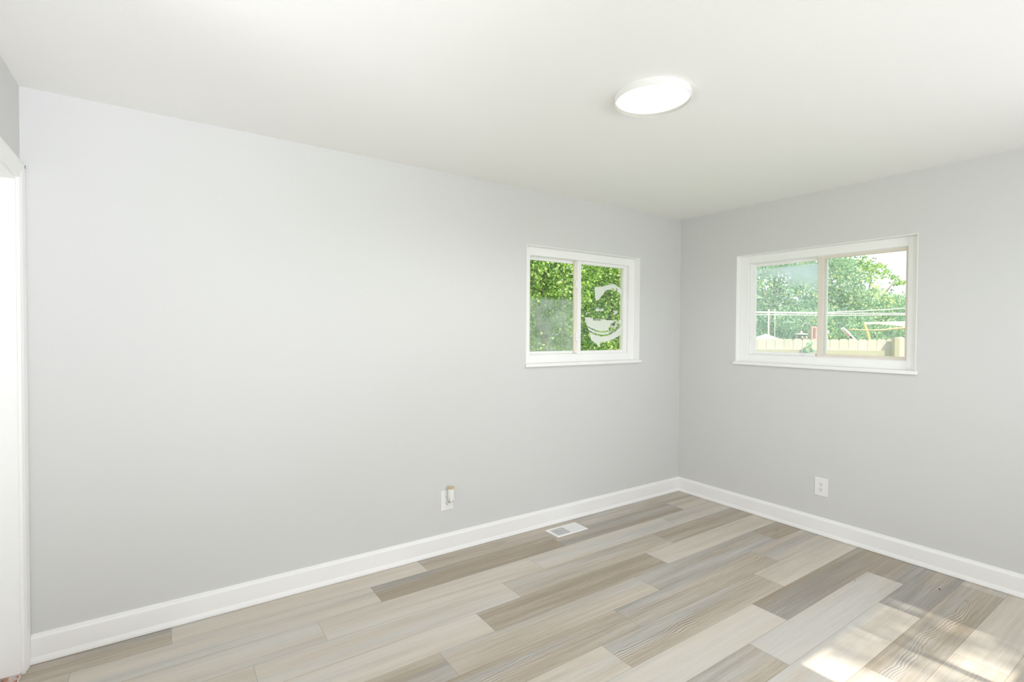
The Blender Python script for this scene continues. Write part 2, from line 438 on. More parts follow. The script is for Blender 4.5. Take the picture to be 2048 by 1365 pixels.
# ---- baseboards with an ogee top and a shoe at the floor
BP = [(0, 0.126), (0.006, 0.126), (0.008, 0.121), (0.0085, 0.117), (0.013, 0.108), (0.0135, 0.102), (0.0135, 0.030), (0.0165, 0.022), (0.0195, 0.012), (0.0202, 0.002), (0, 0.002)]
def baseboard(name, pts_fn):
    bm = BM(); rows = pts_fn
    R = [[bm.verts.new(p) for p in row] for row in rows]
    n = len(BP)
    for a, b_ in zip(R, R[1:]):
        for i in range(n):
            j = (i+1) % n
            bm.faces.new((a[i], a[j], b_[j], b_[i]))
    bm.faces.new(R[0]); bm.faces.new(R[-1][::-1])
    tag(obj(name, bm, M_TRIM), kind='structure')
baseboard('baseboard_back', [[(XL+0.019, -d, z) for d, z in BP], [(-d, -d, z) for d, z in BP]])
baseboard('baseboard_right', [[(-d, -d, z) for d, z in BP], [(-d, YF, z) for d, z in BP]])
baseboard('baseboard_left', [[(XL+d, -0.905, z) for d, z in BP], [(XL+d, HO[1]+0.07, z) for d, z in BP]])
baseboard('baseboard_front', [[(PD[1]+0.07, YF+d, z) for d, z in BP], [(-0.021, YF+d, z) for d, z in BP]])

# ------------------------------------------------------------------ windows
def ring(bm, x0, x1, z0, z1, ix0, ix1, iz0, iz1, y0, y1):
    """rectangular frame between an outer and an inner rectangle"""
    box(bm, x0, ix0, y0, y1, z0, z1); box(bm, ix1, x1, y0, y1, z0, z1)
    box(bm, ix0, ix1, y0, y1, z0, iz0); box(bm, ix0, ix1, y0, y1, iz1, z1)

def window(n, loc, rotz, W, ring_l, ring_r, stile, sash_mat, left_glass, right_glass, left_w=0.03, right_w=0.040):
    """x runs along the wall to the right as seen from inside, y outwards, z up from the floor"""
    t = thing('window_%d' % n, None, None, loc, rotz, kind='structure')
    Z0, Z1 = 1.197, 2.053
    rz0, rz1 = 1.259, 1.990
    rx0, rx1 = ring_l, W-ring_r
    bm = BM(); ring(bm, 0, W, Z0, Z1, 0.004, W-0.004, Z0+0.003, Z1-0.004, 0.0, 0.056); obj('window_reveal', bm, M_TRIM, t)
    bm = BM(); ring(bm, 0.004, W-0.004, Z0+0.003, Z1-0.004, rx0, rx1, rz0, rz1, 0.056, 0.074); obj('trim_boards', bm, M_TRIM, t, bevel=0.0015)
    bm = BM(); box(bm, -0.012, W+0.013, -0.020, -0.0005, Z0-0.020, Z0+0.003); obj('window_sill', bm, M_TRIM, t, bevel=0.004)
    # outer vinyl frame, behind the trim boards
    bm = BM(); ring(bm, rx0-0.03, rx1+0.03, rz0-0.03, rz1+0.03, rx0+0.006, rx1-0.004, rz0+0.004, rz1-0.004, 0.076, 0.128)
    obj('window_frame', bm, M_VINYL, t)
    # fixed sash on the left, further out
    s0, s1 = stile
    ls = BM(); ring(ls, rx0+0.006, s1+0.012, rz0+0.004, rz1-0.004, rx0+0.006+left_w, s1-0.028, rz0+0.024, rz1-0.026, 0.103, 0.122)
    lo = obj('fixed_sash', ls, M_VINYL, t, bevel=0.002)
    g = BM(); box(g, rx0+0.006+left_w-0.004, s1-0.024, 0.110, 0.114, rz0+0.02, rz1-0.022); obj('pane', g, left_glass, lo)
    # sliding sash on the right, nearer to the room
    rs = BM(); ring(rs, s0, rx1-0.003, rz0+0.002, rz1-0.002, s1, rx1-right_w, rz0+0.024, rz1-0.024, 0.078, 0.100)
    ro = obj('sliding_sash', rs, sash_mat, t, bevel=0.002)
    g = BM(); box(g, s1-0.004, rx1-right_w+0.004, 0.088, 0.092, rz0+0.02, rz1-0.02); obj('pane', g, right_glass, ro)
    # exterior jamb
    e = BM(); ring(e, 0.0, W, Z0, Z1, rx0+0.002, rx1+0.0, rz0+0.004, rz1-0.004, 0.129, 0.158); obj('exterior_jamb', e, M_CREAM, t)
    return t, ro, lo

w1, w1s, w1l = window(1, (WA[0], 0, 0), 0.0, WA[1]-WA[0], 0.072, 0.072, (0.553, 0.591), M_VINYL, M_GLASS_PALE, M_GLASS)
bm = BM(); box(bm, 0.526, 0.5535, 0.084, 0.102, 1.265, 1.984); obj('meeting_stile', bm, mat('cream_vinyl', (0.80, 0.76, 0.66), 0.45, 0.4, vary=0.03, vscale=20), w1s, bevel=0.002)
for zc in (1.80, 1.395):       # two latches on the meeting stile
    bm = BM(); box(bm, 0.533, 0.556, 0.066, 0.086, zc-0.034, zc+0.034); box(bm, 0.538, 0.550, 0.058, 0.068, zc-0.012, zc+0.022)
    obj('latch', bm, M_VINYL, w1s, bevel=0.004)
w2, w2s, w2l = window(2, (0, WB[1], 0), -PI/2, WB[1]-WB[0], 0.072, 0.068, (0.588, 0.628), M_BEIGE, M_GLASS_GLARE, M_GLASS_HAZE, left_w=0.026, right_w=0.018)
bm = BM(); box(bm, 0.50, 0.575, 0.088, 0.103, 1.262, 1.284); obj('latch', bm, M_VINYL, w2l, bevel=0.004)
# the window behind the camera, whose sun patch lies on the floor
window(3, (WC[1], YF, 0), PI, WC[1]-WC[0], 0.072, 0.072, (0.535, 0.565), M_VINYL, M_GLASS, M_GLASS)

# ragged white sheets on the right pane of window 1
def sheet_mat():
    m, nt, p, o = new_mat('ragged_white_sheet')
    p.inputs['Base Color'].default_value = (0.95, 0.93, 0.88, 1); p.inputs['Roughness'].default_value = 0.35
    tl = nt.nodes.new('ShaderNodeBsdfTranslucent'); tl.inputs[0].default_value = (0.95, 0.92, 0.84, 1)
    mx = nt.nodes.new('ShaderNodeMixShader'); mx.inputs[0].default_value = 0.2
    nt.links.new(p.outputs[0], mx.inputs[1]); nt.links.new(tl.outputs[0], mx.inputs[2])
    tr = nt.nodes.new('ShaderNodeBsdfTransparent'); m2 = nt.nodes.new('ShaderNodeMixShader')
    v, x, y_, z = obj_xyz(nt)
    a = nt.nodes.new('ShaderNodeAttribute'); a.attribute_name = 'cover'
    n = noise(nt, v, 34, 4)
    n2 = math_n(nt, 'ADD', math_n(nt, 'SUBTRACT', n, 0.5), a.outputs['Fac'])
    nt.links.new(ramp(nt, n2, 0.35, 0.65, 0.0, 0.97), m2.inputs[0])
    nt.links.new(tr.outputs[0], m2.inputs[1]); nt.links.new(mx.outputs[0], m2.inputs[2]); nt.links.new(m2.outputs[0], o.inputs[0])
    return m
M_SHEET = sheet_mat()
def inside(poly, x, z):
    c = False
    for i in range(len(poly)):
        (x0, z0), (x1, z1) = poly[i], poly[i-1]
        if (z0 > z) != (z1 > z) and x < (x1-x0)*(z-z0)/(z1-z0)+x0: c = not c
    return c
def film(name, poly, cover, nx=70, nz=48):
    xs = [p[0] for p in poly]; zs = [p[1] for p in poly]
    bm = BM(); lay = bm.verts.layers.float.new('cover'); grid = {}
    for i in range(nx+1):
        for j in range(nz+1):
            x = min(xs)+(max(xs)-min(xs))*i/nx; z = min(zs)+(max(zs)-min(zs))*j/nz
            v = bm.verts.new((x-WA[0], 0.0925+0.0035*(1+math.sin(70*z+9*math.sin(7*x)))/2+0.0006, z)); v[lay] = cover(x, z); grid[i, j] = v
    for i in range(nx):
        for j in range(nz):
            x = min(xs)+(max(xs)-min(xs))*(i+.5)/nx; z = min(zs)+(max(zs)-min(zs))*(j+.5)/nz
            if inside(poly, x, z): bm.faces.new([grid[i, j], grid[i+1, j], grid[i+1, j+1], grid[i, j+1]])
    for v in [v for v in bm.verts if not v.link_faces]: bm.verts.remove(v)
    return obj(name, bm, M_SHEET, w1s, smooth=True)
LOW = [(-1.073, 1.550), (-0.95, 1.545), (-0.817, 1.530), (-0.73, 1.532), (-0.625, 1.541), (-0.625, 1.423), (-0.70, 1.39), (-0.801, 1.356), (-0.898, 1.348), (-0.909, 1.308), (-0.945, 1.34), (-0.993, 1.365), (-1.03, 1.45)]
def cov_low(x, z):
    c = 0.9
    curve = 1.470 - 0.045*math.sin((x+1.04)/0.33*PI) + (max(0, x+0.72)*0.35)   # thinner bands curving across the sheet
    d = z-curve
    if 0.0 < d < 0.014 or -0.030 < d < -0.014: c = 0.28
    if x > -0.80 and -0.02 < d < 0.06: c = 0.45
    if z > 1.52 and -0.98 < x < -0.88: c = 0.45
    return c
film('ragged_sheet', LOW, cov_low)
UPP = [(-0.960, 1.795), (-0.92, 1.80), (-0.87, 1.806), (-0.80, 1.826), (-0.744, 1.832), (-0.69, 1.81), (-0.625, 1.775), (-0.625, 1.715), (-0.66, 1.745), (-0.70, 1.772), (-0.767, 1.79), (-0.836, 1.775), (-0.875, 1.735), (-0.91, 1.70), (-0.945, 1.685), (-0.962, 1.73)]
film('ragged_sheet', UPP, lambda x, z: 0.86 if not (-0.76 < x < -0.70 and z < 1.80) else 0.5)
bm = BM()                       # thin white tube arching over the upper sheet
arc = [(-0.958, 1.818), (-0.93, 1.842), (-0.88, 1.866), (-0.83, 1.868), (-0.77, 1.853), (-0.72, 1.83), (-0.675, 1.79), (-0.64, 1.762)]
tube(bm, [(x-WA[0], 0.0965, z) for x, z in arc], 0.0035, 6)
obj('ragged_sheet', bm, M_SHEET, w1s, smooth=True)
for (a, b_) in (((-0.955, 1.60), (-0.86, 1.625)), ((-1.06, 1.575), (-1.01, 1.59)), ((-0.75, 1.575), (-0.70, 1.615))):
    film('ragged_sheet', [a, (b_[0], a[1]+0.004), b_, (a[0]+0.01, b_[1]-0.004)], lambda x, z: 0.55, 14, 8)

# ------------------------------------------------------------------ left door: casing, jamb and a closed white slab set back
d1 = thing('door_1', None, None, kind='structure')
bm = BM()
box(bm, XL-WT, XL, DL[1]-0.0, DL[1]+0.001, 0.013, DL[3])
box(bm, XL-WT, XL, DL[1]-0.018, DL[1], 0.013, DL[3]-0.0)
box(bm, XL-WT, XL, DL[0], DL[0]+0.018, 0.0, DL[3])
box(bm, XL-WT, XL, DL[0]+0.018, DL[1]-0.018, DL[3]-0.018, DL[3])
obj('jamb', bm, M_TRIM, d1)
bm = BM()
# casing profile: fluted board 70 mm wide, 18 mm thick
def casing_v(y0, y1, z1):
    w_ = y1-y0
    prof = [(XL, y0), (XL+0.010, y0), (XL+0.013, y0+0.10*w_), (XL+0.011, y0+0.22*w_), (XL+0.015, y0+0.34*w_), (XL+0.017, y0+0.62*w_), (XL+0.0185, y0+0.78*w_), (XL+0.0185, y1-0.003), (XL+0.0165, y1), (XL, y1)]
    prism(bm, prof, 'z', 0.001, z1)
casing_v(DL[1]-0.006, -0.0045, 2.112)
prism(bm, [(XL, DL[0]+0.006), (XL+0.010, DL[0]+0.006), (XL+0.017, DL[0]-0.03), (XL+0.0185, DL[0]-0.062), (XL, DL[0]-0.064)], 'z', 0.001, 2.112)
prism(bm, [(XL, 2.046), (XL+0.010, 2.046), (XL+0.013, 2.053), (XL+0.011, 2.061), (XL+0.017, 2.085), (XL+0.0185, 2.098), (XL+0.0185, 2.110), (XL, 2.112)], 'y', DL[0]-0.060, -0.0045)
# head profile points are (x, z): prism along y
obj('casing', bm, M_TRIM, d1)
bm = BM(); box(bm, XL-0.115, XL-0.078, DL[0]+0.02, DL[1]-0.020, 0.012, DL[3]-0.02)
slab = obj('door_slab', bm, M_TRIM, d1, bevel=0.002)
bm = BM(); lathe(bm, [(0.0, 0.0), (0.026, 0.0), (0.026, 0.006), (0.010, 0.010), (0.010, 0.030), (0.022, 0.036), (0.027, 0.048), (0.022, 0.060), (0.0, 0.064)], 24)
kn = obj('door_knob', bm, M_SCREW, slab, smooth=True); kn.rotation_euler = (0, PI/2, 0); kn.location = (XL-0.078, DL[0]+0.09, 0.95)
# bare brick threshold showing where the jamb stops short
def brick_mat():
    m, nt, p, o = new_mat('bare_brick')
    v, x, y_, z = obj_xyz(nt)
    n = noise(nt, v, 45, 5)
    cr = nt.nodes.new('ShaderNodeValToRGB'); nt.links.new(n, cr.inputs[0])
    e = cr.color_ramp.elements; e[0].position = 0.35; e[0].color = (0.10, 0.09, 0.09, 1); e[1].position = 0.62; e[1].color = (0.62, 0.58, 0.55, 1)
    k = e.new(0.47); k.color = (0.50, 0.26, 0.17, 1)
    nt.links.new(cr.outputs[0], p.inputs['Base Color']); p.inputs['Roughness'].default_value = 0.9
    return m
bm = BM(); box(bm, XL-0.056, XL-0.004, DL[1]-0.20, DL[1]+0.01, -0.06, 0.012)
tag(obj('trim_1', bm, brick_mat(), bevel=0.003), kind='structure')
bm = BM(); box(bm, XL-WT-0.03, XL, DL[0], DL[1]+0.01, -0.05, 0.003)
tag(obj('trim_2', bm, M_TRIM), kind='structure')

d3 = thing('added_hall_opening', None, None, kind='structure')  # hall opening added to let its fill lamp reach the room
bm = BM()
for a, b_ in ((HO[0]-0.064, HO[0]), (HO[1], HO[1]+0.064)): box(bm, XL+0.0005, XL+0.018, a, b_, 0.001, 2.112)
box(bm, XL+0.0005, XL+0.018, HO[0], HO[1], 2.05, 2.112); obj('casing', bm, M_TRIM, d3, bevel=0.004)
bm = BM(); box(bm, XL-WT, XL-0.0005, HO[0]-0.0, HO[0]+0.018, 0, 2.05); box(bm, XL-WT, XL-0.0005, HO[1]-0.018, HO[1], 0, 2.05); box(bm, XL-WT, XL-0.0005, HO[0]+0.018, HO[1]-0.018, 2.03, 2.05); obj('jamb', bm, M_TRIM, d3)
bm = BM(); box(bm, XL-2.5, XL-WT-0.02, -3.9, -0.9, -0.2, 0.0); tag(obj('floor_hall', bm, M_CONC), kind='structure')
# invented patio door behind the camera (glass, lets the fill lamps in)
d2 = thing('added_patio_door', None, None, kind='structure')
bm = BM(); ring(bm, PD[0], PD[1], 0.0, PD[3], PD[0]+0.05, PD[1]-0.05, 0.04, PD[3]-0.05, YF-0.11, YF-0.01); obj('door_frame', bm, M_VINYL, d2)
for a, b_, yy in ((PD[0]+0.05, -3.07, YF-0.05), (-3.13, PD[1]-0.05, YF-0.085)):
    bm = BM(); ring(bm, a, b_, 0.04, PD[3]-0.05, a+0.06, b_-0.06, 0.12, PD[3]-0.11, yy-0.015, yy+0.015); s_ = obj('door_panel', bm, M_VINYL, d2, bevel=0.003)
    bm = BM(); box(bm, a+0.055, b_-0.055, yy-0.003, yy+0.003, 0.115, PD[3]-0.105); obj('pane', bm, M_GLASS, s_)

# ------------------------------------------------------------------ ceiling light
lamp = thing('ceiling_light', 'round flush white ceiling light, switched on, glowing disc in a thin white rim', 'ceiling light', (-2.1267, -1.4652, H))
bm = BM(); lathe(bm, [(0.0, -0.0005), (0.1575, -0.0005), (0.1575, -0.0305), (0.1570, -0.0315), (0.1545, -0.0315), (0.1543, -0.0305), (0.1543, -0.010), (0.0, -0.010)], 96)
rim = obj('rim', bm, M_LAMP, lamp)
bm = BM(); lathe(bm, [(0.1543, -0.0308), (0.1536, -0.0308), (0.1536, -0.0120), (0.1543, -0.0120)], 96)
obj('rim_shade_band', bm, mat('rim_shade_grey', (0.42, 0.41, 0.38), 0.6, 0.3, vary=0.02), rim)  # grey band paints the shade inside the rim
bm = BM(); lathe(bm, [(0.0, -0.0175), (0.140, -0.0172), (0.1535, -0.0160), (0.1535, -0.0115), (0.0, -0.0115)], 96)
obj('diffuser', bm, M_DIFF, lamp, smooth=False)
ll = bpy.data.lights.new('ceiling_light_glow', 'SPOT'); lo_ = bpy.data.objects.new('ceiling_light_glow', ll); C.objects.link(lo_)
ll.energy = 27.0; ll.spot_size = math.radians(166); ll.spot_blend = 0.55; ll.shadow_soft_size = 0.02; ll.color = (1, 0.985, 0.96)
lo_.parent = lamp; lo_.location = (0, 0, -0.040)

# ------------------------------------------------------------------ outlets (local x right, y into the wall, z up; origin at the plate's centre on the wall)
def outlet(label, loc, rotz):
    t = thing('wall_outlet', label, 'outlet', loc, rotz, group=None)
    w_, h_ = 0.0445, 0.0645
    bm = BM(); box(bm, -w_, w_, -0.0055, -0.0003, -h_, h_); obj('cover_plate', bm, M_PLATE, t, bevel=0.003)
    for s in (1, -1):
        zc = 0.0195*s
        bm = BM()
        pr = []
        for k in range(24):
            a = 2*PI*k/24; pr.append((0.0172*math.cos(a), zc+max(-0.0142, min(0.0142, 0.0172*math.sin(a)))))
        prism(bm, pr, 'y', -0.0078, -0.0050)
        rc = obj('receptacle', bm, M_PLATE, t)
        for dx, hh in ((-0.0063, 0.0042), (0.0063, 0.0034)):
            bm = BM(); box(bm, dx-0.0013, dx+0.0013, -0.0081, -0.0076, zc+0.0035-hh, zc+0.0035+hh); obj('slot', bm, M_DARK, rc)
        bm = BM(); pr = [(0.0026*math.cos(2*PI*k/12), zc-0.0080+0.0026*math.sin(2*PI*k/12)) for k in range(12)]
        prism(bm, pr, 'y', -0.0081, -0.0076); obj('slot', bm, M_DARK, rc)
    bm = BM(); pr = [(0.0028*math.cos(2*PI*k/12), 0.0028*math.sin(2*PI*k/12)) for k in range(12)]
    prism(bm, pr, 'y', -0.0068, -0.0050); obj('screw', bm, M_SCREW, t)
    return t
outlet('white duplex outlet on the long wall, with a small tan-topped device plugged into it', (-2.3405, 0.0, 0.3405), 0.0)
outlet('empty white duplex outlet low on the wall under the right-hand window', (0.0, -1.2145, 0.342), -PI/2)

# plug-in device standing in the upper socket
pl = thing('plug_in_device', 'small white plug-in device with a tan top, in the outlet beside the floor vent', 'plug-in device', (-2.3285, -0.036, 0.335))
bm = BM(); lathe(bm, [(0.0, 0.028), (0.0175, 0.028), (0.0195, 0.032), (0.0205, 0.060), (0.0212, 0.084), (0.0208, 0.086), (0.0, 0.086)], 32); obj('body', bm, M_PLATE, pl, smooth=False)
bm = BM(); lathe(bm, [(0.0, 0.086), (0.0204, 0.086), (0.0208, 0.088), (0.0208, 0.0955), (0.0195, 0.097), (0.0, 0.097)], 32); obj('cap', bm, M_TAN, pl)
bm = BM()
prism(bm, [(-0.0135, 0.030), (-0.0135, 0.012), (-0.008, 0.002), (0.002, -0.004), (0.012, -0.001), (0.0165, 0.009), (0.0165, 0.030)], 'y', -0.016, 0.010)
obj('plug_housing', bm, M_PLATE, pl, bevel=0.003)
bm = BM(); box(bm, -0.012, 0.010, 0.010, 0.0278, 0.012, 0.034); obj('plug', bm, M_PLATE, pl, bevel=0.002)
bm = BM(); pr = [(0.004+0.0052*math.cos(2*PI*k/20), 0.0085+0.0052*math.sin(2*PI*k/20)) for k in range(20)]
prism(bm, pr, 'y', -0.0185, -0.0155); obj('dial', bm, M_SCREW, pl)
bm = BM()
for k in range(3): box(bm, -0.010+k*0.006, -0.0075+k*0.006, 0.004, 0.010, -0.004-0.002*k, 0.004); 
obj('wire_contacts', bm, mat('brass_contacts', (0.42, 0.36, 0.26), 0.4, 0.5, metallic=0.6), pl)

# ------------------------------------------------------------------ floor vent
fv = thing('floor_vent', 'white metal floor vent set in the planks beside the long baseboard', 'floor vent', (-1.4485, -0.148, 0.0))
hx, hy = 0.1430, 0.0735
bm = BM()
def sloped_ring(bm, ox, oy, ix, iy, z0, z1):
    o_ = [bm.verts.new((sx*ox, sy*oy, z0)) for sx, sy in ((-1,-1),(1,-1),(1,1),(-1,1))]
    m_ = [bm.verts.new((sx*(ox-0.004), sy*(oy-0.004), z1)) for sx, sy in ((-1,-1),(1,-1),(1,1),(-1,1))]
    i_ = [bm.verts.new((sx*ix, sy*iy, z1)) for sx, sy in ((-1,-1),(1,-1),(1,1),(-1,1))]
    l_ = [bm.verts.new((sx*ix, sy*iy, z0)) for sx, sy in ((-1,-1),(1,-1),(1,1),(-1,1))]
    for A, B in ((o_, m_), (m_, i_), (i_, l_), (l_, o_)):
        for k in range(4):
            j = (k+1) % 4; bm.faces.new((A[k], A[j], B[j], B[k]))
sloped_ring(bm, hx, hy, hx-0.020, hy-0.020, 0.0003, 0.0055); obj('flange', bm, M_VENT, fv, bevel=0.0008)
bm = BM(); box(bm, -hx+0.02, hx-0.02, -hy+0.02, hy-0.02, 0.0003, 0.0009); obj('duct', bm, mat('grey_duct', (0.05, 0.05, 0.05), 0.6, 0.2, vary=0.1), fv)
nv = 26
for k in range(nv):
    x = -hx+0.020+(k+0.5)*(2*hx-0.04)/nv
    bm = BM()
    if k < nv//2:      # left bank leans away: dark slots show between the louvers
        prism(bm, [(x-0.0010, 0.0012), (x, 0.0012), (x+0.0010, 0.0050), (x-0.0002, 0.0050)], 'y', -hy+0.019, hy-0.019)
    else:              # right bank leans towards the room's corner: almost closed from here
        prism(bm, [(x-0.0036, 0.0042), (x-0.0036, 0.0032), (x+0.0033, 0.0040), (x+0.0033, 0.0050)], 'y', -hy+0.019, hy-0.019)
    obj('louver', bm, M_VENT, fv)
for k in range(4):
    y_ = -hy+0.020+(k+0.5)*(2*hy-0.04)/4
    bm = BM(); box(bm, -hx+0.019, hx-0.019, y_-0.0016, y_+0.0016, 0.0040, 0.0053); obj('cross_bar', bm, M_VENT, fv)
bm = BM(); box(bm, -0.0035, 0.0035, -hy+0.019, hy-0.019, 0.0036, 0.0054); obj('centre_bar', bm, M_VENT, fv)

# two crumbs of debris on the floor
for lab, x, y_, r in (('dark crumb on the floor beside the right baseboard', -0.271, -1.96, 0.0055), ('tiny dark crumb on the floor, further from the right baseboard', -0.551, -1.648, 0.0032)):
    bm = BM(); bmesh.ops.create_icosphere(bm, subdivisions=2, radius=r)
    rr = random.Random(int(r*1e5))
    for v in bm.verts: v.co *= rr.uniform(0.75, 1.15); v.co.z *= 0.6
    zmin = min(v.co.z for v in bm.verts)
    o = obj('debris_crumb', bm, M_BARK, smooth=True); o.location = (x, y_, -zmin); tag(o, lab, 'debris')

# ------------------------------------------------------------------ the yard
bm = BM(); box(bm, -60, 90, -60, 90, BASE_Z-0.3, BASE_Z)
tag(obj('ground', bm, M_LAWN), kind='structure')
bm = BM(); box(bm, XL-WT-0.02, WT+0.02, YF-WT-0.02, WT+0.02, BASE_Z, -0.2)
tag(obj('foundation', bm, M_CONC), kind='structure')
bm = BM(); box(bm, -5.0, 0.5, YF-3.4, YF-WT-0.03, BASE_Z, -0.06)
tag(obj('patio', bm, M_CONC), kind='structure')  # unseen slab, added to bounce light up through the door

bm = BM(); box(bm, -4.9, -2.02, -5.3, YF-WT-0.03, 2.30, 2.36)  # unseen roof added to keep the sun out of the patio door
for x in (-4.8, -2.15): box(bm, x, x+0.09, -5.25, -5.16, BASE_Z, 2.30)
tag(obj('added_awning', bm, M_SIDING), kind='structure')

def leaves(bm, lay, pts, size, rnd, tone_fn, flat=0.0):
    for p in pts:
        d = Vector((rnd.gauss(0, 1), rnd.gauss(0, 1), rnd.gauss(0, 1)-0.5)).normalized()
        nrm = Vector((rnd.gauss(0, 1), rnd.gauss(0, 1), rnd.gauss(0, 1)+flat))
        s = d.cross(nrm)
        if s.length < 1e-3: continue
        s.normalize(); up = s.cross(d).normalized()
        L = size*rnd.uniform(0.65, 1.3); W_ = L*rnd.uniform(0.30, 0.45)
        v = [bm.verts.new(p), bm.verts.new(p+d*L*0.45+s*W_+up*L*0.10), bm.verts.new(p+d*L), bm.verts.new(p+d*L*0.45-s*W_+up*L*0.10)]
        tn = tone_fn(p, rnd)
        for q in v: q[lay] = tn
        bm.faces.new((v[0], v[1], v[2])); bm.faces.new((v[0], v[2], v[3]))

def tree(name, label, base, blobs, nleaf, size, material, trunk_r=0.09, seed=1, tone=(0.5, 0.28), group=None):
    """blobs: list of (x, y, z, rx, ry, rz) in world units; trunk from the base into the crown"""
    rnd = random.Random(seed)
    t = thing(name, label, 'shrub' if 'shrub' in name else 'tree', base, group=group)
    b = Vector(base)
    bm = BM(); lay = bm.verts.layers.float.new('tone')
    vol = [q[3]*q[4]*q[5] for q in blobs]; tot = sum(vol)
    for q, v in zip(blobs, vol):
        n = int(nleaf*v/tot); pts = []
        clus = [(rnd.gauss(0, 1), rnd.gauss(0, 1), rnd.gauss(0, 1)) for _ in range(max(6, n//45))]
        cl = []
        for c in clus:
            l = math.sqrt(sum(k*k for k in c)); r = rnd.uniform(0.45, 1.0)
            cl.append((c[0]/l*r, c[1]/l*r, c[2]/l*r, rnd.gauss(0, 0.24)))
        tones = {}
        for i in range(n):
            c = cl[i % len(cl)]
            p = Vector((q[0]+q[3]*(c[0]+rnd.gauss(0, 0.13)), q[1]+q[4]*(c[1]+rnd.gauss(0, 0.13)), q[2]+q[5]*(c[2]+rnd.gauss(0, 0.13))))
            if p.z < BASE_Z+0.03: p.z = BASE_Z+0.03+rnd.random()*0.3
            leaves(bm, lay, [p-b], size, rnd, lambda p_, r_: max(0, min(1, r_.gauss(tone[0], tone[1])+c[3])))
    obj('foliage', bm, material, t, fix=False)
    bm = BM()
    cz = sum(q[2]*v for q, v in zip(blobs, vol))/tot; cx = sum(q[0]*v for q, v in zip(blobs, vol))/tot; cy = sum(q[1]*v for q, v in zip(blobs, vol))/tot
    ctr = Vector((cx, cy, cz))-b
    fork = Vector((ctr.x*0.25, ctr.y*0.25, max(0.3, ctr.z*0.55)))
    tube(bm, [(0, 0, 0), fork*0.5+Vector((rnd.gauss(0, .04), rnd.gauss(0, .04), 0)), fork, ctr], [trunk_r*1.2, trunk_r, trunk_r*0.85, trunk_r*0.35])
    for q in blobs:
        e = Vector(q[:3])-b; mid = fork.lerp(e, 0.5)+Vector((rnd.gauss(0, .08), rnd.gauss(0, .08), 0.1))
        tube(bm, [fork*0.96, mid, e], [trunk_r*0.5, trunk_r*0.35, trunk_r*0.12], 6)
    obj('trunk', bm, M_BARK, t, smooth=True)
    return t

def gnd(px, depth):
    p = at(px, 668, depth); return (p.x, p.y, BASE_Z)
def blob(px, py, depth, rx, rz, ry=None):
    p = at(px, py, depth); return (p.x, p.y, p.z, rx, ry or rx, rz)

# --- beyond the left window: sunlit broadleaf trees close to the house
tree('broadleaf_tree', 'bright green leafy tree nearest the left window, filling its left pane', gnd(1095, 8.6),
     [blob(1070, 540, 8.4, 0.85, 0.75), blob(1135, 560, 8.8, 0.7, 0.6), blob(1085, 650, 8.8, 0.75, 0.8), blob(1040, 600, 9.0, 0.9, 1.2), blob(1080, 430, 9.0, 1.3, 0.8)],
     20000, 0.055, M_LEAF_A, 0.07, 11, (0.52, 0.30))
tree('broadleaf_tree', 'bright green leafy tree filling the right pane of the left window', gnd(1225, 9.6),
     [blob(1190, 545, 9.4, 0.85, 0.7), blob(1240, 560, 9.6, 0.9, 0.9), blob(1205, 650, 9.8, 0.9, 0.8), blob(1270, 640, 10.0, 0.9, 1.1), blob(1230, 430, 10, 1.4, 0.8)],
     21000, 0.055, M_LEAF_A, 0.07, 12, (0.56, 0.28))
tree('background_tree', 'darker green tree behind the two bright trees at the left window, towards its left edge', gnd(1050, 13.0),
     [blob(1040, 560, 13, 1.6, 1.6), blob(1110, 640, 13, 1.5, 1.5), blob(1000, 660, 13, 1.6, 1.5), blob(1060, 460, 13.5, 1.6, 1.0)], 13000, 0.085, M_LEAF_C, 0.12, 13, (0.5, 0.3))
tree('background_tree', 'darker green tree behind the two bright trees at the left window, towards its right edge', gnd(1240, 13.4),
     [blob(1185, 650, 13, 1.5, 1.5), blob(1250, 560, 13.4, 1.6, 1.6), blob(1310, 660, 13.2, 1.6, 1.5), blob(1240, 460, 14, 1.7, 1.0)], 13000, 0.085, M_LEAF_C, 0.12, 14, (0.5, 0.3))

tree('broadleaf_tree', 'bright green leafy tree farthest left of those beyond the long wall', gnd(900, 10.5),
     [blob(880, 560, 10.5, 1.1, 1.1), blob(940, 640, 10.5, 1.0, 1.1), blob(840, 650, 10.5, 1.1, 1.1), blob(900, 450, 11, 1.4, 0.9)], 9000, 0.075, M_LEAF_A, 0.08, 15, (0.52, 0.28))

# --- beyond the right window: a line of trees behind the fence, sky showing at the upper right
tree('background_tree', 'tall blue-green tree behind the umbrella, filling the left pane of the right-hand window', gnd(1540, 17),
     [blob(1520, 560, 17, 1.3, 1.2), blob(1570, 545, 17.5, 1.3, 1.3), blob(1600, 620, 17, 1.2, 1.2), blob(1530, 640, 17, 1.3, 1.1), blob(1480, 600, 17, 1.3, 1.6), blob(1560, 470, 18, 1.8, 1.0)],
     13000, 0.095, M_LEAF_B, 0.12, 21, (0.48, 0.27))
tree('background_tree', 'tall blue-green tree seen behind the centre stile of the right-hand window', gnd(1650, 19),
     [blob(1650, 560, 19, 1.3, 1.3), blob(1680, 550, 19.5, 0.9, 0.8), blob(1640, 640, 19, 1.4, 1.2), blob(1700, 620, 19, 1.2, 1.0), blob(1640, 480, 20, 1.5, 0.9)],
     12000, 0.095, M_LEAF_B, 0.13, 22, (0.44, 0.27))
